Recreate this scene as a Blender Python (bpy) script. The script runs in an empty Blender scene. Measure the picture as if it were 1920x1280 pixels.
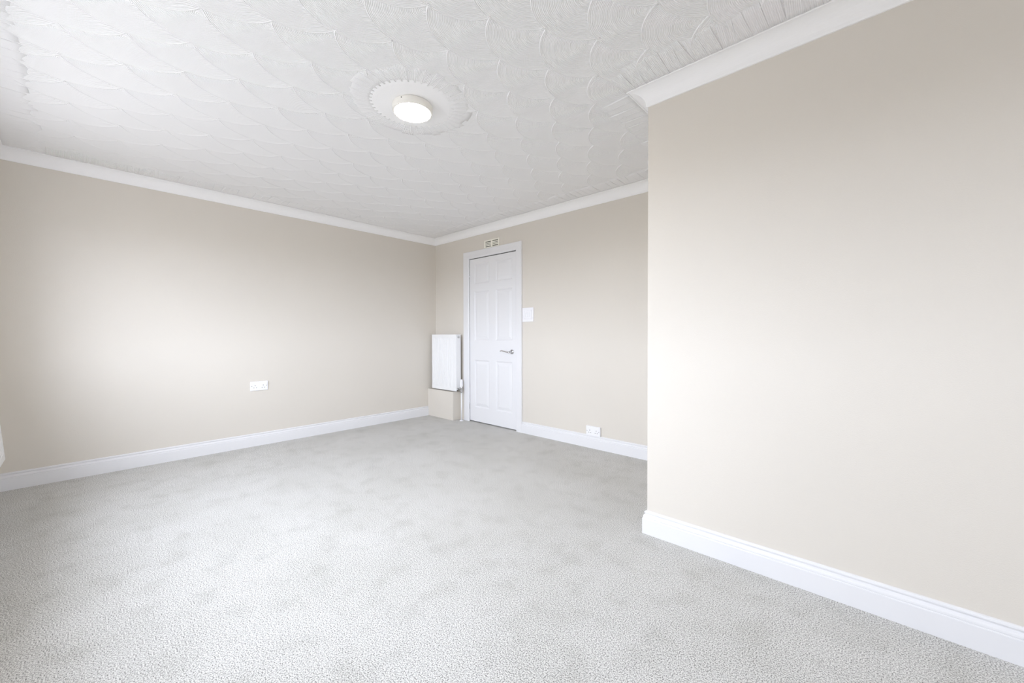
import bpy, bmesh, math, random
from mathutils import Vector, Matrix

random.seed(7)
scene = bpy.context.scene
COL = scene.collection

# ------------------------------------------------------------------ room measures (metres)
XL, YB, YR, XC = -4.372, 3.219, 2.030, -0.898      # left wall, door wall, projecting wall, its corner
YW, XR = -0.435, 2.20                              # window wall behind the camera, right wall
ZT, CZ = 2.330, 2.250                              # ceiling, underside of the coving
CH = 1.055                                         # camera height

# ------------------------------------------------------------------ camera
yaw, pitch, roll = math.radians(42.762), math.radians(-0.743), math.radians(-0.103)
F0 = Vector((-math.sin(yaw), math.cos(yaw), 0)); R0 = Vector((math.cos(yaw), math.sin(yaw), 0)); Z0 = Vector((0, 0, 1))
tilt = -math.sin(pitch) * F0 + math.cos(pitch) * Z0
fwd = math.cos(pitch) * F0 + math.sin(pitch) * Z0
rgt = math.cos(roll) * R0 + math.sin(roll) * tilt
upv = -math.sin(roll) * R0 + math.cos(roll) * tilt
cd = bpy.data.cameras.new('camera'); cam = bpy.data.objects.new('camera', cd); COL.objects.link(cam)
M = Matrix.Identity(4)
for i in range(3):
    M[i][0] = rgt[i]; M[i][1] = upv[i]; M[i][2] = -fwd[i]
M[2][3] = CH
cam.matrix_world = M
cd.sensor_fit = 'HORIZONTAL'; cd.sensor_width = 36.0
cd.lens = 743.0 / 1920 * 36.0
cd.shift_x = 0.0; cd.shift_y = -2.5 / 1920
cd.clip_start = 0.02
scene.camera = cam

# ------------------------------------------------------------------ daylight and exposure
W = bpy.data.worlds.new('daylight'); scene.world = W; W.use_nodes = True
nt = W.node_tree; nt.nodes.clear()
out = nt.nodes.new('ShaderNodeOutputWorld'); bg = nt.nodes.new('ShaderNodeBackground')
tc = nt.nodes.new('ShaderNodeTexCoord'); sep = nt.nodes.new('ShaderNodeSeparateXYZ'); rmp = nt.nodes.new('ShaderNodeValToRGB')
nt.links.new(tc.outputs['Generated'], sep.inputs[0])
mr = nt.nodes.new('ShaderNodeMapRange'); mr.inputs['From Min'].default_value = -1; mr.inputs['From Max'].default_value = 1
nt.links.new(sep.outputs['Z'], mr.inputs['Value']); nt.links.new(mr.outputs[0], rmp.inputs[0])
e = rmp.color_ramp.elements                       # bright overcast sky over a paler ground
e[0].position = 0.0; e[0].color = (0.21, 0.21, 0.215, 1)
e[1].position = 1.0; e[1].color = (0.98, 1.06, 1.22, 1)
a = rmp.color_ramp.elements.new(0.485); a.color = (0.21, 0.21, 0.215, 1)
a = rmp.color_ramp.elements.new(0.515); a.color = (0.78, 0.84, 0.97, 1)
nt.links.new(rmp.outputs[0], bg.inputs[0]); bg.inputs[1].default_value = 15.0
nt.links.new(bg.outputs[0], out.inputs[0])

WX0, WX1, WZ0, WZ1 = -3.62, -0.85, 0.85, 2.00       # window opening in the wall behind the camera
pl = bpy.data.lights.new('window_portal', 'AREA'); pl.shape = 'RECTANGLE'
pl.size = WX1 - WX0; pl.size_y = WZ1 - WZ0; pl.cycles.is_portal = True
po = bpy.data.objects.new('window_portal', pl); COL.objects.link(po)
po.location = ((WX0 + WX1) / 2, YW - 0.14, (WZ0 + WZ1) / 2); po.rotation_euler = (math.radians(90), 0, math.radians(0))

VY0, VY1, VW0, VW1 = 0.05, 1.15, 0.95, 2.05         # added opening in the unseen right end wall, lets in fill daylight
pl2 = bpy.data.lights.new('added_fill_portal', 'AREA'); pl2.shape = 'RECTANGLE'
pl2.size = VW1 - VW0; pl2.size_y = VY1 - VY0; pl2.cycles.is_portal = True
po2 = bpy.data.objects.new('added_fill_portal', pl2); COL.objects.link(po2)
po2.location = (XR + 0.10, (VY0 + VY1) / 2, (VW0 + VW1) / 2); po2.rotation_euler = (0, math.radians(90), 0)

scene.view_settings.view_transform = 'Standard'; scene.view_settings.look = 'None'
scene.view_settings.gamma = 1.0; scene.view_settings.use_curve_mapping = False
scene.view_settings.exposure = 0.06
try:
    scene.cycles.max_bounces = 16; scene.cycles.diffuse_bounces = 12
    scene.cycles.sample_clamp_indirect = 6.0
    scene.cycles.use_denoising = True
except Exception:
    pass

# ------------------------------------------------------------------ materials
def mat(name, rgb, rough=0.6, metal=0.0, spec=0.5, bump=None, emit=None, speck=None):
    m = bpy.data.materials.new(name); m.use_nodes = True; t = m.node_tree; b = t.nodes['Principled BSDF']
    b.inputs['Base Color'].default_value = (*rgb, 1); b.inputs['Roughness'].default_value = rough
    b.inputs['Metallic'].default_value = metal; b.inputs['Specular IOR Level'].default_value = spec
    if emit:
        b.inputs['Emission Color'].default_value = (*emit[0], 1); b.inputs['Emission Strength'].default_value = emit[1]
    c = t.nodes.new('ShaderNodeTexCoord')
    if speck:
        scale, amt = speck
        n = t.nodes.new('ShaderNodeTexNoise'); n.inputs['Scale'].default_value = scale; n.inputs['Detail'].default_value = 3
        t.links.new(c.outputs['Object'], n.inputs['Vector'])
        r = t.nodes.new('ShaderNodeValToRGB'); t.links.new(n.outputs['Fac'], r.inputs[0])
        r.color_ramp.elements[0].position = 0.3; r.color_ramp.elements[1].position = 0.7
        r.color_ramp.elements[0].color = (*[v * (1 - amt) for v in rgb], 1); r.color_ramp.elements[1].color = (*[min(1, v * (1 + amt)) for v in rgb], 1)
        t.links.new(r.outputs[0], b.inputs['Base Color'])
    if bump:
        scale, dist = bump
        n = t.nodes.new('ShaderNodeTexNoise'); n.inputs['Scale'].default_value = scale; n.inputs['Detail'].default_value = 4
        t.links.new(c.outputs['Object'], n.inputs['Vector'])
        q = t.nodes.new('ShaderNodeBump'); q.inputs['Distance'].default_value = dist; q.inputs['Strength'].default_value = 1
        t.links.new(n.outputs['Fac'], q.inputs['Height']); t.links.new(q.outputs[0], b.inputs['Normal'])
    return m

PAINT = mat('taupe_wall_paint', (0.70, 0.660, 0.598), 0.75, spec=0.3, bump=(260, 0.0004), speck=(1.3, 0.012))
WHITE = mat('white_gloss_paint', (0.79, 0.79, 0.805), 0.35)
DOORW = mat('white_door_paint', (0.79, 0.79, 0.805), 0.4)
COVE = mat('white_coving_paint', (0.93, 0.93, 0.935), 0.7, spec=0.3)
CEIL = mat('white_ceiling_paint', (0.92, 0.92, 0.925), 0.7, spec=0.3, bump=(180, 0.0004))
ENAM = mat('white_radiator_enamel', (0.87, 0.875, 0.88), 0.3)
PLAS = mat('white_moulded_plastic', (0.87, 0.87, 0.90), 0.3)
CREAM = mat('cream_vent_plastic', (0.90, 0.88, 0.79), 0.5)
DARK = mat('dark_slot', (0.03, 0.03, 0.03), 0.8)
SLOT = mat('vent_slot_grey', (0.20, 0.20, 0.175), 0.8)  # grey backing that darkens the slots between the slats
CHROME = mat('polished_chrome', (0.62, 0.62, 0.63), 0.14, metal=1.0)
LAMPB = mat('ivory_lamp_body', (0.84, 0.82, 0.77), 0.4)
LAMPD = mat('lit_opal_diffuser', (0.9, 0.9, 0.88), 0.4, emit=((1.0, 0.97, 0.92), 90.0))
SHADE_W = mat('door_gap_shade', (0.25, 0.25, 0.25), 0.7)  # dark grey lining colour, puts the shade of the gap round the leaf

def fan_material():
    """comb grooves follow the radius stored in the fan's UV map"""
    m = CEIL.copy(); m.name = 'combed_white_plaster'; t = m.node_tree; b = t.nodes['Principled BSDF']
    uv = t.nodes.new('ShaderNodeUVMap'); uv.uv_map = 'comb'
    s = t.nodes.new('ShaderNodeSeparateXYZ'); t.links.new(uv.outputs[0], s.inputs[0])
    k = t.nodes.new('ShaderNodeMath'); k.operation = 'MULTIPLY'; k.inputs[1].default_value = 2 * math.pi / 0.0066
    t.links.new(s.outputs['X'], k.inputs[0])
    si = t.nodes.new('ShaderNodeMath'); si.operation = 'SINE'; t.links.new(k.outputs[0], si.inputs[0])
    q = t.nodes.new('ShaderNodeBump'); q.inputs['Strength'].default_value = 1; q.inputs['Distance'].default_value = 0.0008
    t.links.new(si.outputs[0], q.inputs['Height']); t.links.new(q.outputs[0], b.inputs['Normal'])
    return m
FANM = fan_material()

def carpet_material():
    m = bpy.data.materials.new('grey_twist_pile_carpet'); m.use_nodes = True; t = m.node_tree; b = t.nodes['Principled BSDF']
    b.inputs['Roughness'].default_value = 1.0; b.inputs['Specular IOR Level'].default_value = 0.1
    c = t.nodes.new('ShaderNodeTexCoord')
    def noise(s, d=2):
        n = t.nodes.new('ShaderNodeTexNoise'); n.inputs['Scale'].default_value = s; n.inputs['Detail'].default_value = d
        t.links.new(c.outputs['Object'], n.inputs['Vector']); return n.outputs['Fac']
    def ramp(f, p0, c0, p1, c1):
        r = t.nodes.new('ShaderNodeValToRGB'); t.links.new(f, r.inputs[0])
        r.color_ramp.elements[0].position = p0; r.color_ramp.elements[0].color = (*c0, 1)
        r.color_ramp.elements[1].position = p1; r.color_ramp.elements[1].color = (*c1, 1); return r.outputs[0]
    def mul(a_, b_):
        x = t.nodes.new('ShaderNodeMix'); x.data_type = 'RGBA'; x.blend_type = 'MULTIPLY'; x.inputs[0].default_value = 1
        t.links.new(a_, x.inputs[6]); t.links.new(b_, x.inputs[7]); return x.outputs[2]
    base = ramp(noise(240, 4), 0.34, (0.20, 0.195, 0.185), 0.57, (0.77, 0.762, 0.738))     # yarn tufts
    mid = ramp(noise(8, 8), 0.30, (0.90, 0.90, 0.89), 0.50, (1, 1, 1))                  # trodden pile
    big = ramp(noise(2.2, 3), 0.38, (0.94, 0.94, 0.93), 0.60, (1, 1, 1))
    t.links.new(mul(mul(base, mid), big), b.inputs['Base Color'])
    q = t.nodes.new('ShaderNodeBump'); q.inputs['Distance'].default_value = 0.003; q.inputs['Strength'].default_value = 0.8
    t.links.new(noise(260, 4), q.inputs['Height']); t.links.new(q.outputs[0], b.inputs['Normal'])
    return m
CARPET = carpet_material()

def glass_material():
    m = bpy.data.materials.new('clear_window_glass'); m.use_nodes = True; t = m.node_tree; t.nodes.clear()
    o = t.nodes.new('ShaderNodeOutputMaterial'); x = t.nodes.new('ShaderNodeMixShader')
    tr = t.nodes.new('ShaderNodeBsdfTransparent'); gl = t.nodes.new('ShaderNodeBsdfGlossy'); gl.inputs['Roughness'].default_value = 0.02
    x.inputs[0].default_value = 0.06
    t.links.new(tr.outputs[0], x.inputs[1]); t.links.new(gl.outputs[0], x.inputs[2]); t.links.new(x.outputs[0], o.inputs[0]); return m
GLASS = glass_material()

# ------------------------------------------------------------------ helpers
def link(name, bm, m, parent=None, smooth=False, loc=None):
    me = bpy.data.meshes.new(name)
    bmesh.ops.recalc_face_normals(bm, faces=bm.faces[:])
    bm.to_mesh(me); bm.free(); me.materials.append(m)
    if smooth:
        for p in me.polygons: p.use_smooth = True
    o = bpy.data.objects.new(name, me); COL.objects.link(o)
    if parent: o.parent = parent
    if loc: o.location = loc
    return o

def box(bm, x0, x1, y0, y1, z0, z1, bev=0.0, seg=2):
    r = bmesh.ops.create_cube(bm, size=1)
    vs = r['verts']
    for v in vs:
        v.co = Vector((x0 + (v.co.x + .5) * (x1 - x0), y0 + (v.co.y + .5) * (y1 - y0), z0 + (v.co.z + .5) * (z1 - z0)))
    if bev:
        es = list({e_ for v in vs for e_ in v.link_edges})
        bmesh.ops.bevel(bm, geom=es, offset=bev, segments=seg, profile=0.5, affect='EDGES')
    return bm

def cyl(bm, a, b, r, n=24, r2=None, bev=0.0):
    a, b = Vector(a), Vector(b); d = b - a
    q = Vector((0, 0, 1)).rotation_difference(d).to_matrix().to_4x4()
    res = bmesh.ops.create_cone(bm, cap_ends=True, segments=n, radius1=r, radius2=r if r2 is None else r2, depth=d.length,
                                matrix=Matrix.Translation((a + b) / 2) @ q)
    if bev:
        fs = [f for f in {f for v in res['verts'] for f in v.link_faces} if len(f.verts) == n]
        es = list({e_ for f in fs for e_ in f.edges})
        bmesh.ops.bevel(bm, geom=es, offset=bev, segments=2, profile=0.5, affect='EDGES')
    return bm

def tube(bm, pts, rads, n=14, flat=1.0):
    pts = [Vector(p) for p in pts]; rings = []
    for i, p in enumerate(pts):
        d = (pts[min(i + 1, len(pts) - 1)] - pts[max(i - 1, 0)]).normalized()
        u = d.cross(Vector((0, 0, 1)));  u = u.normalized() if u.length > 1e-4 else Vector((1, 0, 0))
        w = u.cross(d).normalized(); r = rads[i] if isinstance(rads, (list, tuple)) else rads
        rings.append([bm.verts.new(p + u * math.cos(t) * r * flat + w * math.sin(t) * r) for t in [2 * math.pi * k / n for k in range(n)]])
    for A, B in zip(rings, rings[1:]):
        for k in range(n): bm.faces.new((A[k], A[(k + 1) % n], B[(k + 1) % n], B[k]))
    bm.faces.new(rings[0][::-1]); bm.faces.new(rings[-1])
    return bm

def lathe(bm, prof, centre, axis=Vector((0, 0, 1)), n=48):
    axis = Vector(axis).normalized(); u = axis.orthogonal().normalized(); w = axis.cross(u); c = Vector(centre); rings = []
    for r, z in prof:
        if r < 1e-6: rings.append([bm.verts.new(c + axis * z)])
        else: rings.append([bm.verts.new(c + axis * z + (u * math.cos(2 * math.pi * k / n) + w * math.sin(2 * math.pi * k / n)) * r) for k in range(n)])
    for A, B in zip(rings, rings[1:]):
        for k in range(n):
            k2 = (k + 1) % n
            if len(A) == 1: bm.faces.new((A[0], B[k], B[k2]))
            elif len(B) == 1: bm.faces.new((A[k], A[k2], B[0]))
            else: bm.faces.new((A[k], A[k2], B[k2], B[k]))
    return bm

def empty(name, loc, label, cat, group=None):
    o = bpy.data.objects.new(name, None); COL.objects.link(o); o.location = loc; o.empty_display_size = 0.05
    o['label'] = label; o['category'] = cat
    if group: o['group'] = group
    return o
def struct(o, label=None, cat=None):
    o['kind'] = 'structure'
    if label: o['label'] = label
    if cat: o['category'] = cat
    return o

def part(name, bm, m, root, smooth=False):
    """mesh given in world coordinates, hung under a root that stands at root.location"""
    bmesh.ops.translate(bm, vec=-Vector(root.location), verts=bm.verts[:])
    return link(name, bm, m, root, smooth)

def run(name, P, Q, prof, corner0, corner1, m):
    """sweep a wall profile (distance from wall, z) from P to Q; the room lies to the right of P->Q.
    corner: +1 inner corner, -1 outer corner, 0 square end"""
    bm = bmesh.new(); P = Vector((*P, 0)); Q = Vector((*Q, 0)); d = (Q - P).normalized(); n = Vector((d.y, -d.x, 0))
    A = [bm.verts.new(P + n * t + d * t * corner0 + Vector((0, 0, z))) for t, z in prof]
    B = [bm.verts.new(Q + n * t - d * t * corner1 + Vector((0, 0, z))) for t, z in prof]
    k = len(prof)
    for i in range(k): bm.faces.new((A[i], A[(i + 1) % k], B[(i + 1) % k], B[i]))
    bm.faces.new(A[::-1]); bm.faces.new(B)
    return link(name, bm, m)

# ------------------------------------------------------------------ room shell
T = 0.12
floor = link('floor', box(bmesh.new(), XL - T, XR + T, YW - 0.25, YB + T, -0.08, 0.0), CARPET)
struct(floor, 'pale grey twist pile carpet covering the whole room', 'floor')
wl = link('wall_left', box(bmesh.new(), XL - T, XL, YW - 0.25, YB + T, 0.0, ZT + .1), PAINT)
struct(wl, 'long plain taupe wall with the double socket, left of the door corner', 'wall')

DX0, DX1, DZ = -3.687, -2.905, 1.984                # door opening
bm = bmesh.new()
box(bm, XL, DX0 - .001, YB, YB + T, 0, ZT + .1); box(bm, DX1 + .001, XC + .02, YB, YB + T, 0, ZT + .1)
box(bm, DX0 - .001, DX1 + .001, YB, YB + T, DZ + .001, ZT + .1); box(bm, DX0 - .001, DX1 + .001, YB + .07, YB + T, 0, DZ + .001)
wb = link('wall_back', bm, PAINT)
struct(wb, 'taupe wall with the white door in it', 'wall')
wr = link('wall_right', box(bmesh.new(), XC, XR + T, YR, YB + T, 0, ZT + .1), PAINT)
struct(wr, 'near plain taupe wall projecting into the room on the right', 'wall')
bm = bmesh.new()
box(bm, XR, XR + T, YW - .25, VY0, 0, ZT + .1); box(bm, XR, XR + T, VY1, YR, 0, ZT + .1)
box(bm, XR, XR + T, VY0, VY1, 0, VW0); box(bm, XR, XR + T, VY0, VY1, VW1, ZT + .1)
ws = link('wall_side', bm, PAINT); struct(ws)
bm = bmesh.new(); y0, y1 = YW - .25, YW
box(bm, XL, WX0, y0, y1, 0, ZT + .1); box(bm, WX1, XR, y0, y1, 0, ZT + .1)
box(bm, WX0, WX1, y0, y1, 0, WZ0); box(bm, WX0, WX1, y0, y1, WZ1, ZT + .1)
wf = link('wall_front', bm, PAINT); struct(wf)
ceil = link('ceiling', box(bmesh.new(), XL, XR, YW, YB, ZT, ZT + .1), CEIL)
struct(ceil, 'white textured plaster ceiling combed in overlapping fans', 'ceiling')

# window behind the camera
win = bpy.data.objects.new('window_1', None); COL.objects.link(win); win.location = (WX0, YW - .14, WZ0); struct(win)
bm = bmesh.new(); ya, yb = YW - .17, YW - .11; fw = .055
box(bm, WX0, WX1, ya, yb, WZ0, WZ0 + fw, .004); box(bm, WX0, WX1, ya, yb, WZ1 - fw, WZ1, .004)
nb = 4
for i in range(nb + 1):
    x = WX0 + (WX1 - WX0 - fw) * i / nb
    box(bm, x, x + fw, ya, yb, WZ0 + fw, WZ1 - fw, .004)
part('window_frame', bm, WHITE, win)
for i in range(nb):
    x = WX0 + (WX1 - WX0 - fw) * i / nb + fw; x1 = WX0 + (WX1 - WX0 - fw) * (i + 1) / nb
    part('pane', box(bmesh.new(), x - .004, x1 + .004, YW - .142, YW - .138, WZ0 + fw - .004, WZ1 - fw + .004), GLASS, win)
part('window_sill', box(bmesh.new(), WX0 - .05, WX1 + .05, YW - .11, YW + .03, WZ0 - .022, WZ0 + .006, .005), WHITE, win)

fill_win = bpy.data.objects.new('added_fill_window', None); COL.objects.link(fill_win); fill_win.location = (XR + .1, VY0, VW0); struct(fill_win)  # unseen window added to even out the light in the room
bm = bmesh.new(); xa, xb = XR + .05, XR + .11; my = (VY0 + VY1) / 2
box(bm, xa, xb, VY0, VY1, VW0, VW0 + fw, .004); box(bm, xa, xb, VY0, VY1, VW1 - fw, VW1, .004)
for y in (VY0, my - fw / 2, VY1 - fw): box(bm, xa, xb, y, y + fw, VW0 + fw, VW1 - fw, .004)
part('window_frame', bm, WHITE, fill_win)
for (ya_, yb_) in ((VY0 + fw, my - fw / 2), (my + fw / 2, VY1 - fw)):
    part('pane', box(bmesh.new(), XR + .078, XR + .082, ya_ - .004, yb_ + .004, VW0 + fw - .004, VW1 - fw + .004), GLASS, fill_win)
part('window_sill', box(bmesh.new(), XR - .03, XR + .05, VY0 - .04, VY1 + .04, VW0 - .022, VW0 + .006, .005), WHITE, fill_win)

# ------------------------------------------------------------------ skirting boards
SK = [(0, 0), (.0195, 0), (.0195, .080), (.0185, .0825), (.0150, .0830), (.0150, .0850), (.0165, .0870), (.0158, .093), (.0130, .0985), (.0085, .1025), (.0070, .1030),
      (.0070, .1060), (.0098, .1075), (.0112, .111), (.0104, .1155), (.007, .1188), (0, .1200)]
BOX_Y, BOX_X = 3.085, -3.848
b = run('baseboard_left', (XL, YW), (XL, BOX_Y), SK, 1, 0, WHITE); struct(b, 'white moulded skirting board along the long left wall', 'skirting board')
b = run('baseboard_back', (-2.822, YB), (XC, YB), SK, 0, 1, WHITE); struct(b, 'white moulded skirting board right of the door', 'skirting board')
b = run('baseboard_return', (XC, YB), (XC, YR), SK, 1, -1, WHITE); struct(b)
b = run('baseboard_right', (XC, YR), (XR, YR), SK, -1, 1, WHITE); struct(b, 'white moulded skirting board under the near right wall', 'skirting board')
b = run('baseboard_side', (XR, YR), (XR, YW), SK, 1, 1, WHITE); struct(b)
b = run('baseboard_front', (XR, YW), (XL, YW), SK, 1, 1, WHITE); struct(b)

# ------------------------------------------------------------------ coving
CP = [(0, ZT), (.082, ZT), (.0835, ZT - .001), (.0835, ZT - .0080), (.0815, ZT - .0100), (.0765, ZT - .0100), (.0760, ZT - .0070)]
for k in range(1, 12):
    t = math.radians(90 * k / 12)
    CP.append((.076 - .068 * math.sin(t) , ZT - .007 - .067 * (1 - math.cos(t))))
CP += [(.008, CZ + .0065), (.0075, CZ + .001), (.006, CZ), (0, CZ)]
for i, (P, Q, a_, b_, lab) in enumerate([
        ((XL, YW), (XL, YB), 1, 1, 'white concave coving above the long left wall'),
        ((XL, YB), (XC, YB), 1, 1, 'white concave coving above the door wall'),
        ((XC, YB), (XC, YR), 1, -1, None),
        ((XC, YR), (XR, YR), -1, 1, 'white concave coving above the near right wall'),
        ((XR, YR), (XR, YW), 1, 1, None),
        ((XR, YW), (XL, YW), 1, 1, 'white concave coving above the window wall at the far left')]):
    o = run('trim_%d' % (i + 1), P, Q, CP, a_, b_, COVE); struct(o, lab, 'coving' if lab else None)

# ------------------------------------------------------------------ combed plaster fans on the ceiling
PX, PYS, RF = 0.131, 0.405, 0.223
def fan_mesh(nseg=20):
    bm = bmesh.new(); uvl = bm.loops.layers.uv.new('comb')
    prof = [(.04, -.0002), (.085, -.0005), (.125, -.0012), (.165, -.0019), (.195, -.0023), (.2140, -.0025), (.2170, -.0034), (.2195, -.0044), (.2218, -.0039), (.2230, -.0020), (.2231, 0.0005)]
    am = math.radians(67); rings = []
    for i in range(nseg + 1):
        t = -am + 2 * am * i / nseg
        rings.append([(bm.verts.new((-math.cos(t) * r, math.sin(t) * r, z)), r, t) for r, z in prof])
    for A, B in zip(rings, rings[1:]):
        for j in range(len(prof) - 1):
            q = (A[j], B[j], B[j + 1], A[j + 1])
            f = bm.faces.new([v[0] for v in q])
            for lp, v in zip(f.loops, q): lp[uvl].uv = (v[1], v[2])
            f.smooth = True
    disc = []                                        # flat hub round the fan's pivot
    for r_, z in ((.006, -.0001), (.030, -.00015), (.056, -.0003)):
        disc.append([(bm.verts.new((-math.cos(t) * r_, math.sin(t) * r_, z)), r_, t) for t in [2 * math.pi * k / 24 - math.pi for k in range(24)]])
    for A, B in zip(disc, disc[1:]):
        for k in range(24):
            q = (A[k], A[(k + 1) % 24], B[(k + 1) % 24], B[k]); f = bm.faces.new([v[0] for v in q]); f.smooth = True
            for lp, v in zip(f.loops, q): lp[uvl].uv = (v[1], v[2])
    for f in bm.faces:
        f.normal_update()
        if f.normal.z > 0: f.normal_flip()
    return bm
fb = fan_mesh(); fan_me = bpy.data.meshes.new('plaster_fan'); fb.to_mesh(fan_me); fb.free(); fan_me.materials.append(FANM)
BW = 0.19                                          # combed border beside the coving
rnd = random.Random(3)
nf = 0
for ic in range(-22, 30):
    x = -1.067 + ic * -PX                           # centre of the fan circle
    for jr in range(-6, 14):
        y = 1.318 + (ic % 2) * PYS / 2 + jr * PYS + ic * .0035
        xx, yy = x + rnd.uniform(-.006, .006), y + rnd.uniform(-.006, .006)
        ax = xx - .16                               # where its visible part lies
        if ax < XL + .10 or ax > 0.45 or yy < YW - .05 or yy > YB + .05: continue
        if ax > XC - .17 and yy > YR + .05: continue
        lo = (XL + .02, YW + .02); hx, hy = 1.2, YB - .02
        reach = RF + .002; clip = []
        if xx - reach < lo[0]: clip.append(((lo[0], 0, 0), (-1, 0, 0)))
        if yy - .21 < lo[1]: clip.append(((0, lo[1], 0), (0, -1, 0)))
        if yy + .21 > hy: clip.append(((0, hy, 0), (0, 1, 0)))
        if xx > XC - .02 and yy + .21 > YR - .02 : clip.append(((0, YR - .02, 0), (0, 1, 0)))
        elif yy + .21 > YR - .02 and xx - .02 > XC - .04: clip.append(((XC - .02, 0, 0), (1, 0, 0)))
        rz = rnd.uniform(-.03, .03)
        if clip:
            bm = bmesh.new(); bm.from_mesh(fan_me)
            bmesh.ops.transform(bm, matrix=Matrix.Rotation(rz, 4, 'Z'), verts=bm.verts[:])
            for c_, n_ in clip:
                bmesh.ops.bisect_plane(bm, geom=bm.verts[:] + bm.edges[:] + bm.faces[:], plane_co=Vector(c_) - Vector((xx, yy, 0)), plane_no=n_, clear_outer=True)
            if not bm.faces: bm.free(); continue
            me = bpy.data.meshes.new('plaster_fan'); bm.to_mesh(me); bm.free(); me.materials.append(FANM)
            o = bpy.data.objects.new('plaster_fan', me)
        else:
            o = bpy.data.objects.new('plaster_fan', fan_me); o.rotation_euler.z = rz
        o.location = (xx, yy, ZT); COL.objects.link(o); o.parent = ceil; nf += 1
print('fans', nf)

def stroke(bm, uvl, c, d, L, w, z0=-.0050, ridge=.0012, n=5, flare=0.0):
    """one straight comb stroke: c start, d direction, slightly hollow with raised edges"""
    d = Vector((*d, 0)).normalized(); s = Vector((-d.y, d.x, 0)); c = Vector((*c, 0))
    cross = [(-.5, 0.0005), (-.5, z0 + .001), (-.44, z0 - ridge * .6), (-.34, z0), (-.1, z0 + .0007), (.15, z0 + .0007), (.34, z0), (.43, z0 - ridge), (.5, z0), (.5, 0.0005)]
    rings = []
    for i in range(n + 1):
        t = i / n; fall = 1.0 if t < .75 else (0.8 if i < n else 0.25)
        ww = w * (1 + flare * t)
        rings.append([(bm.verts.new(c + d * L * t + s * a_ * ww + Vector((0, 0, z * (fall if z < 0 else 1)))), a_ * ww, t * L) for a_, z in cross])
    for A, B in zip(rings, rings[1:]):
        for j in range(len(cross) - 1):
            q = (A[j], A[j + 1], B[j + 1], B[j]); f = bm.faces.new([v[0] for v in q]); f.smooth = True
            for lp, v in zip(f.loops, q): lp[uvl].uv = (v[1], v[2])
    for R_ in (rings[0], rings[-1]):
        f = bm.faces.new([v[0] for v in R_])
        for lp, v in zip(f.loops, R_): lp[uvl].uv = (v[1], v[2])

def band(P, Q, nrm, w=.058):
    """border of comb strokes square to the wall"""
    P, Q = Vector(P), Vector(Q); L = (Q - P).length; d = (Q - P) / L; n = int(L / w)
    for i in range(n):
        bm = bmesh.new(); uvl = bm.loops.layers.uv.new('comb')
        c = P + d * (i + .5) * L / n + Vector(nrm) * .078
        j = rnd.uniform(-.10, .10); dd = Vector((nrm[0] + d.x * j, nrm[1] + d.y * j))
        stroke(bm, uvl, (0, 0), dd, BW * rnd.uniform(.88, 1.04), L / n * 1.04, z0=-.0049 - rnd.uniform(0, .0004))
        me = bpy.data.meshes.new('comb_stroke'); bmesh.ops.recalc_face_normals(bm, faces=bm.faces[:]); bm.to_mesh(me); bm.free(); me.materials.append(FANM)
        o = bpy.data.objects.new('comb_stroke', me); o.location = (c.x, c.y, ZT); COL.objects.link(o); o.parent = ceil
band((XL, YW + .27), (XL, YB - .09), (1, 0))
band((XL + .09, YW), (0.2, YW), (0, 1), w=.075)
band((XL + .27, YB), (XC - .09, YB), (0, -1))
band((XC, YB - .27), (XC, YR - .05), (-1, 0))
band((XC - .09, YR), (0.6, YR), (0, -1))

# ring of short combed strokes round the lamp
LX, LY = -1.905, 1.252
bm = bmesh.new(); uvl = bm.loops.layers.uv.new('comb')
lathe(bm, [(0, -.0052), (.19, -.0052), (.225, -.0048), (.236, 0)], (0, 0, 0), n=64)
o = link('plaster_rose', bm, CEIL, ceil, smooth=True, loc=(LX, LY, ZT))
for k in range(42):
    t = 2 * math.pi * k / 42
    bm = bmesh.new(); uvl = bm.loops.layers.uv.new('comb')
    stroke(bm, uvl, (0, 0), (math.cos(t), math.sin(t)), .115 * rnd.uniform(.85, 1.1), .036, z0=-.0050, ridge=.0013, n=4, flare=.35)
    me = bpy.data.meshes.new('rose_stroke'); bmesh.ops.recalc_face_normals(bm, faces=bm.faces[:]); bm.to_mesh(me); bm.free(); me.materials.append(FANM)
    o = bpy.data.objects.new('rose_stroke', me); o.location = (LX + math.cos(t) * .212, LY + math.sin(t) * .212, ZT); COL.objects.link(o); o.parent = ceil

# ------------------------------------------------------------------ ceiling lamp
lamp = empty('ceiling_light', (LX, LY, ZT - .006), 'round flush ceiling light with glowing opal disc inside a combed plaster ring', 'light')
body = part('lamp_body', lathe(bmesh.new(), [(0, ZT - .0055), (.104, ZT - .0055), (.107, ZT - .008), (.1085, ZT - .014), (.1085, ZT - .040), (.107, ZT - .0435), (.104, ZT - .0455), (.099, ZT - .0455), (.097, ZT - .0435), (0, ZT - .0435)], (LX, LY, 0), n=72), LAMPB, lamp, True)
part('lamp_diffuser', lathe(bmesh.new(), [(0, ZT - .0440), (.0965, ZT - .0440), (.0955, ZT - .0458), (.085, ZT - .0470), (0, ZT - .0478)], (LX, LY, 0), n=72), LAMPD, lamp, True)
dv = Vector((-.35, -1, 0)).normalized()
dv = Vector((0.42, -0.91, 0)).normalized()
part('fixing_screw', cyl(bmesh.new(), Vector((LX, LY, ZT - .018)) + dv * .1075, Vector((LX, LY, ZT - .018)) + dv * .1098, .0028, 12), DARK, lamp)

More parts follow.
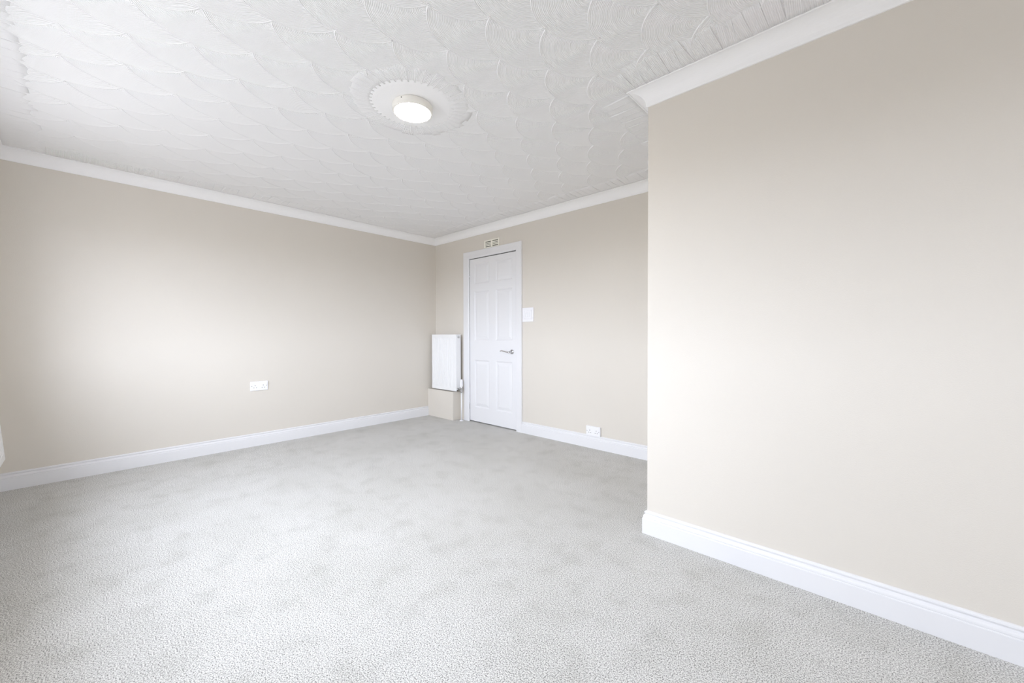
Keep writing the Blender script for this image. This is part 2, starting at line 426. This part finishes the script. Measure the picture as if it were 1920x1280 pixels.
# ------------------------------------------------------------------ door
door = bpy.data.objects.new('door_1', None); COL.objects.link(door); door.location = ((DX0 + DX1) / 2, YB, 0)
struct(door, 'white six panel door with chrome lever, closed', 'door')
bm = bmesh.new()                                    # lining with its stop behind the leaf
box(bm, DX0, DX0 + .003, YB, YB + .069, 0, DZ); box(bm, DX1 - .003, DX1, YB, YB + .069, 0, DZ)
box(bm, DX0, DX1, YB, YB + .069, DZ - .003, DZ); box(bm, DX0, DX1, YB + .055, YB + .069, 0, DZ - .003)
part('door_lining', bm, SHADE_W, door)
LX0, LX1, LZ0, LZ1 = DX0 + .006, DX1 - .0035, .012, DZ - .011
yf = YB + .002                                      # face of the leaf
cols = [(-3.600, -3.340), (-3.233, -2.973)]
rows = [(1.670, 1.916), (.991, 1.581), (.183, .756)]
# leaf face as a grid with sunk, moulded panel openings
bm = bmesh.new()
box(bm, LX0, LX1, yf + .012, YB + .050, LZ0, LZ1)
xs = [LX0, cols[0][0], cols[0][1], cols[1][0], cols[1][1], LX1]
zs = [LZ0, rows[2][0], rows[2][1], rows[1][0], rows[1][1], rows[0][0], rows[0][1], LZ1]
for i in range(5):
    for j in range(7):
        if i in (1, 3) and j in (1, 3, 5): continue
        box(bm, xs[i], xs[i + 1], yf, yf + .013, zs[j], zs[j + 1])
bmesh.ops.remove_doubles(bm, verts=bm.verts[:], dist=1e-5)
part('door_leaf', bm, DOORW, door)
for (x0, x1) in cols:
    for (z0, z1) in rows:
        bm = bmesh.new(); prev = None
        for ins, dy in [(0, 0.0), (.006, .0030), (.014, .0095), (.020, .0095), (.024, .0080), (.048, .0022), (.052, .0018)]:
            ring = [bm.verts.new(v) for v in ((x0 + ins, yf + dy, z0 + ins), (x1 - ins, yf + dy, z0 + ins), (x1 - ins, yf + dy, z1 - ins), (x0 + ins, yf + dy, z1 - ins))]
            if prev:
                for k in range(4): bm.faces.new((prev[k], prev[(k + 1) % 4], ring[(k + 1) % 4], ring[k]))
            prev = ring
        bm.faces.new(prev)
        part('door_panel', bm, DOORW, door)
# architrave: three mitred boards with rounded edges
AX0, AX1, AZ = -3.783, -2.822, 2.068; IX0, IX1, IZ = DX0 + .004, DX1 - .003, DZ - .004
def board(a0, a1, i1, i0):
    """outer edge a0-a1, inner edge i0-i1 as (x,z)"""
    bm = bmesh.new(); f = [(0.0, 0.0), (0.0, .015), (.06, .019), (.80, .019), (.93, .016), (1.0, .010), (1.0, 0.0)]
    A = [bm.verts.new((a0[0] + (i0[0] - a0[0]) * t, YB - y, a0[1] + (i0[1] - a0[1]) * t)) for t, y in f]
    B = [bm.verts.new((a1[0] + (i1[0] - a1[0]) * t, YB - y, a1[1] + (i1[1] - a1[1]) * t)) for t, y in f]
    for i in range(len(f)): bm.faces.new((A[i], A[(i + 1) % len(f)], B[(i + 1) % len(f)], B[i]))
    bm.faces.new(A[::-1]); bm.faces.new(B); return bm
part('architrave', board((AX0, 0), (AX0, AZ), (IX0, IZ), (IX0, 0)), WHITE, door)
part('architrave', board((AX1, AZ), (AX1, 0), (IX1, 0), (IX1, IZ)), WHITE, door)
part('architrave', board((AX0, AZ), (AX1, AZ), (IX1, IZ), (IX0, IZ)), WHITE, door)
for z in (1.79, .19):
    bm = bmesh.new(); cyl(bm, (LX0 - .002, YB - .002, z - .045), (LX0 - .002, YB - .002, z + .045), .0045, 12, bev=.001)
    part('hinge', bm, CHROME, door, True)
HX, HZ = -2.976, .868
h = part('door_handle', lathe(bmesh.new(), [(0, 0), (.0255, 0), (.0265, .002), (.0255, .007), (.020, .0095), (.010, .010), (.0095, .030), (.012, .040), (.009, .050), (0, .052)], (HX, yf, HZ), (0, -1, 0), 32), CHROME, door, True)
bm = bmesh.new()
tube(bm, [(HX + .008, yf - .044, HZ - .002), (HX - .012, yf - .047, HZ - .003), (HX - .045, yf - .050, HZ - .001), (HX - .085, yf - .050, HZ + .008), (HX - .118, yf - .048, HZ + .011), (HX - .145, yf - .045, HZ + .006), (HX - .150, yf - .044, HZ + .004)],
     [.007, .0095, .0075, .0065, .0060, .0058, .003], 14)
bmesh.ops.translate(bm, vec=-Vector(door.location), verts=bm.verts[:])
link('lever', bm, CHROME, h, True)

# ------------------------------------------------------------------ vent over the door
VX0, VX1, VZ0, VZ1 = -3.409, -3.161, 2.071, 2.160
vent = empty('air_vent', ((VX0 + VX1) / 2, YB, VZ0), 'small cream plastic air vent with eight slots above the door frame', 'vent')
part('backing', box(bmesh.new(), VX0 + .012, VX1 - .012, YB - .005, YB - .0005, VZ0 + .006, VZ1 - .008), SLOT, vent)
bm = bmesh.new(); mx = (VX0 + VX1) / 2
for (x0, x1, z0, z1) in [(VX0, VX1, VZ1 - .014, VZ1), (VX0, VX1, VZ0, VZ0 + .009), (VX0, VX0 + .020, VZ0 + .009, VZ1 - .014), (VX1 - .020, VX1, VZ0 + .009, VZ1 - .014), (mx - .012, mx + .012, VZ0 + .009, VZ1 - .014)]:
    box(bm, x0, x1, YB - .012, YB, z0, z1, .0015)
part('vent_frame', bm, CREAM, vent)
for (x0, x1) in ((VX0 + .020, mx - .012), (mx + .012, VX1 - .020)):
    for k in range(3):
        z = VZ0 + .0255 + k * .0165
        bm = bmesh.new(); box(bm, x0, x1, YB - .0125, YB - .004, z - .0050, z + .0050, .001)
        part('slat', bm, CREAM, vent)

# ------------------------------------------------------------------ switch beside the door
sw = empty('light_switch', (-2.738, YB, 1.195), 'square white wall switch touching the right side of the door frame', 'switch')
SX0, SX1, SZ0, SZ1 = -2.815, -2.662, 1.196, 1.346
part('face_plate', box(bmesh.new(), SX0, SX1, YB - .011, YB, SZ0, SZ1, .003), PLAS, sw)
bm = bmesh.new(); i0 = .026
for (x0, x1, z0, z1) in [(SX0 + i0, SX1 - i0, SZ1 - i0 - .006, SZ1 - i0), (SX0 + i0, SX1 - i0, SZ0 + i0, SZ0 + i0 + .006), (SX0 + i0, SX0 + i0 + .006, SZ0 + i0, SZ1 - i0), (SX1 - i0 - .006, SX1 - i0, SZ0 + i0, SZ1 - i0)]:
    box(bm, x0, x1, YB - .0135, YB - .010, z0, z1, .001)
part('raised_rim', bm, PLAS, sw)
cxs = (SX0 + SX1) / 2; czs = (SZ0 + SZ1) / 2
for s in (-1, 1):
    bm = bmesh.new(); box(bm, cxs + s * .020 - .012, cxs + s * .020 + .012, YB - .0165, YB - .010, czs - .020, czs + .020, .002)
    part('rocker', bm, PLAS, sw)

# ------------------------------------------------------------------ double sockets
def socket(name, O, ux, un, label):
    """O: bottom left corner on the wall, ux: along the wall, un: out of the wall"""
    O, ux, un, uz = Vector(O), Vector(ux), Vector(un), Vector((0, 0, 1))
    r = empty(name, O + ux * .074, label, 'socket', 'double sockets on the walls')
    def bx(bm, a0, a1, z0, z1, n0, n1, bev=0):
        b2 = bmesh.new(); box(b2, a0, a1, n0, n1, z0, z1, bev)
        vm = {}
        for v in b2.verts: vm[v] = bm.verts.new(O + ux * v.co.x + un * v.co.y + uz * v.co.z)
        for f in b2.faces: bm.faces.new([vm[v] for v in f.verts])
        b2.free(); return bm
    part('face_plate', bx(bmesh.new(), 0, .148, 0, .087, 0, .010, .003), PLAS, r)
    for c in (.040, .108):
        for (dx, dz, w_, h_) in ((0, .019, .0042, .0085), (-.0105, -.002, .0065, .0042), (.0105, -.002, .0065, .0042)):
            part('pin_hole', bx(bmesh.new(), c + dx - w_ / 2, c + dx + w_ / 2, .030 + dz - h_ / 2, .030 + dz + h_ / 2, .0085, .0105), DARK, r)
    for c in (.022, .126):
        s_ = bx(bmesh.new(), c - .0055, c + .0055, .062, .078, .009, .0135, .0015)
        part('rocker_switch', s_, PLAS, r)
    for c in (.012, .136):
        part('screw', bx(bmesh.new(), c - .003, c + .003, .0405, .0465, .0095, .0108, .001), CHROME, r)
    return r
socket('double_socket', (XL, 1.067, .528), (0, 1, 0), (1, 0, 0), 'white double socket halfway along the long left wall')
socket('double_socket', (-2.011, YB - .0112, .118), (1, 0, 0), (0, -1, 0), 'white double socket sitting low on the skirting right of the door')
bm = bmesh.new(); box(bm, -2.011, -1.863, YB - .0115, YB, .119, .205, .002)
sb = bpy.data.objects['double_socket.001']
part('back_box', bm, PLAS, sb)

# ------------------------------------------------------------------ boxing in the corner
bx_ = link('boxed_pipe_casing', box(bmesh.new(), XL + .0005, BOX_X, BOX_Y, YB - .0005, 0, .352, .002), PAINT)
bx_['label'] = 'low taupe painted box casing in the corner under the small radiator'; bx_['category'] = 'boxing'

# ------------------------------------------------------------------ radiators
def radiator(root, W_, H_, D_, ribs, margin=.030):
    """local frame: x along, -y out of the wall (front at y=0), z up from the bottom edge"""
    def lk(name, bm, m=ENAM, smooth=False, par=None): return link(name, bm, m, par or root, smooth)
    bm = bmesh.new(); pitch = (W_ - 2 * margin) / ribs
    # fluted front panel: raised ribs with rounded shoulders
    prof = [(0, .004), (.003, .0), (margin - .002, 0.0)]
    for i in range(ribs):
        x = margin + i * pitch
        prof += [(x + .003, .0), (x + .006, .0045), (x + .011, .0045), (x + .014, 0.0)]
    prof += [(W_ - .003, 0.0), (W_, .004)]
    zl = [(.0, .003, 0), (.003, 0, 0), (.038, 0, 0), (.052, 0, 1), (H_ - .052, 0, 1), (H_ - .038, 0, 0), (H_ - .003, 0, 0), (H_, .003, 0)]
    rows_ = [[bm.verts.new((x, (y * k if 0 < i < len(prof) - 1 else y) + dy, z)) for i, (x, y) in enumerate(prof)] for z, dy, k in zl]
    for A, B in zip(rows_, rows_[1:]):
        for i in range(len(prof) - 1): bm.faces.new((A[i], A[i + 1], B[i + 1], B[i]))
    bk = [bm.verts.new((0, .012, 0)), bm.verts.new((W_, .012, 0)), bm.verts.new((W_, .012, H_)), bm.verts.new((0, .012, H_))]
    bm.faces.new(bk[::-1])
    lk('front_panel', bm)
    lk('rear_panel', box(bmesh.new(), 0.004, W_ - .004, D_ - .012, D_, .004, H_ - .004, .003))
    bm = bmesh.new()
    for k in range(int((W_ - .04) / .033)):
        x = .022 + k * .033; box(bm, x, x + .0015, .010, D_ - .012, .05, H_ - .03)
    lk('convector_fins', bm)
    for x in (0.0, W_ - .0015): lk('side_panel', box(bmesh.new(), x, x + .0015 + (.0006 if x else 0), .004, D_ - .001, .035, H_ - .002))
    g = bmesh.new(); n = int((W_ - .02) / .012)
    box(g, .001, W_ - .001, .002, .010, H_ - .004, H_ + .001); box(g, .001, W_ - .001, D_ - .008, D_, H_ - .004, H_ + .001)
    for k in range(n):
        x = .004 + k * (W_ - .014) / (n - 1); box(g, x, x + .005, .010, D_ - .008, H_ - .003, H_)
    lk('top_grille', g)

r1 = empty('small_radiator', (-4.303, 3.103, .362), 'small white fluted radiator on the door wall in the far corner', 'radiator')
RW, RH, RD = .497, .701, .075
radiator(r1, RW, RH, RD, 12)
wx, wy, wz = r1.location
def rp(name, bm, m, smooth=True, parent=r1):
    bmesh.ops.translate(bm, vec=-Vector(r1.location), verts=bm.verts[:]); return link(name, bm, m, parent, smooth)
ex = wx + RW
rp('air_valve', lathe(bmesh.new(), [(0, .000), (.013, .000), (.0135, .008), (.010, .013), (.005, .014), (.0045, .010), (0, .010)], (ex, 3.138, 1.031), (1, 0, 0), 20), CHROME)
rp('blanking_plug', lathe(bmesh.new(), [(0, 0), (.014, 0), (.014, .006), (.007, .008), (.006, .012), (0, .012)], (ex, 3.125, .388), (1, 0, 0), 16), CHROME)
for z in (.5, .95): rp('wall_bracket', box(bmesh.new(), wx + .1, wx + .13, 3.177, YB - .0006, z, z + .09), ENAM, False)
VXc, VYc = -3.764, 3.152
bm = bmesh.new()
cyl(bm, (ex - .001, 3.150, .392), (VXc - .004, VYc, .392), .011, 18, bev=.001); cyl(bm, (ex + .006, 3.150, .392), (ex + .022, 3.151, .392), .016, 6, bev=.001)
cyl(bm, (VXc, VYc, .366), (VXc, VYc, .425), .014, 18, bev=.002); cyl(bm, (VXc, VYc, .350), (VXc, VYc, .372), .0155, 6, bev=.001)
v = rp('valve_body', bm, CHROME)
bm = bmesh.new(); lathe(bm, [(0, .420), (.0155, .420), (.018, .430), (.0185, .455), (.0165, .490), (.014, .505), (.010, .510), (0, .511)], (VXc, VYc, 0), n=24)
h_ = rp('valve_head', bm, PLAS)
bm = bmesh.new()
cyl(bm, (VXc, VYc, 0.0), (VXc, VYc, .352), .0085, 18)
rp('feed_pipe', bm, ENAM)
rp('pipe_collar', lathe(bmesh.new(), [(.0085, 0), (.024, 0), (.023, .006), (.012, .010), (.0086, .010)], (VXc, VYc, 0), n=24), PLAS)

# second radiator under the window, only its far lower corner shows at the left edge
r2 = empty('window_radiator', (-4.00, -.339, .283), 'white radiator under the window, only its end shows at the left edge', 'radiator')
radiator(r2, 1.6, .60, .075, 44)
for ch in r2.children:                               # mirror the front so that it faces the room (+y)
    for v_ in ch.data.vertices: v_.co.y = -v_.co.y
    ch.data.flip_normals()
r2.rotation_euler = (.078, 0, 0)
bm = bmesh.new(); cyl(bm, (.055, -.028, -.024), (.055, -.028, .006), .013, 16, bev=.002)
link('lockshield_valve', bm, PLAS, r2, True)
bm = bmesh.new(); cyl(bm, (.055, -.028, -.020), (.055, -.100, -.020), .0075, 14); link('feed_pipe', bm, ENAM, r2, True)
for x in (.25, 1.3):
    link('wall_bracket', box(bmesh.new(), x, x + .03, -.100, -.074, .12, .5), ENAM, r2)
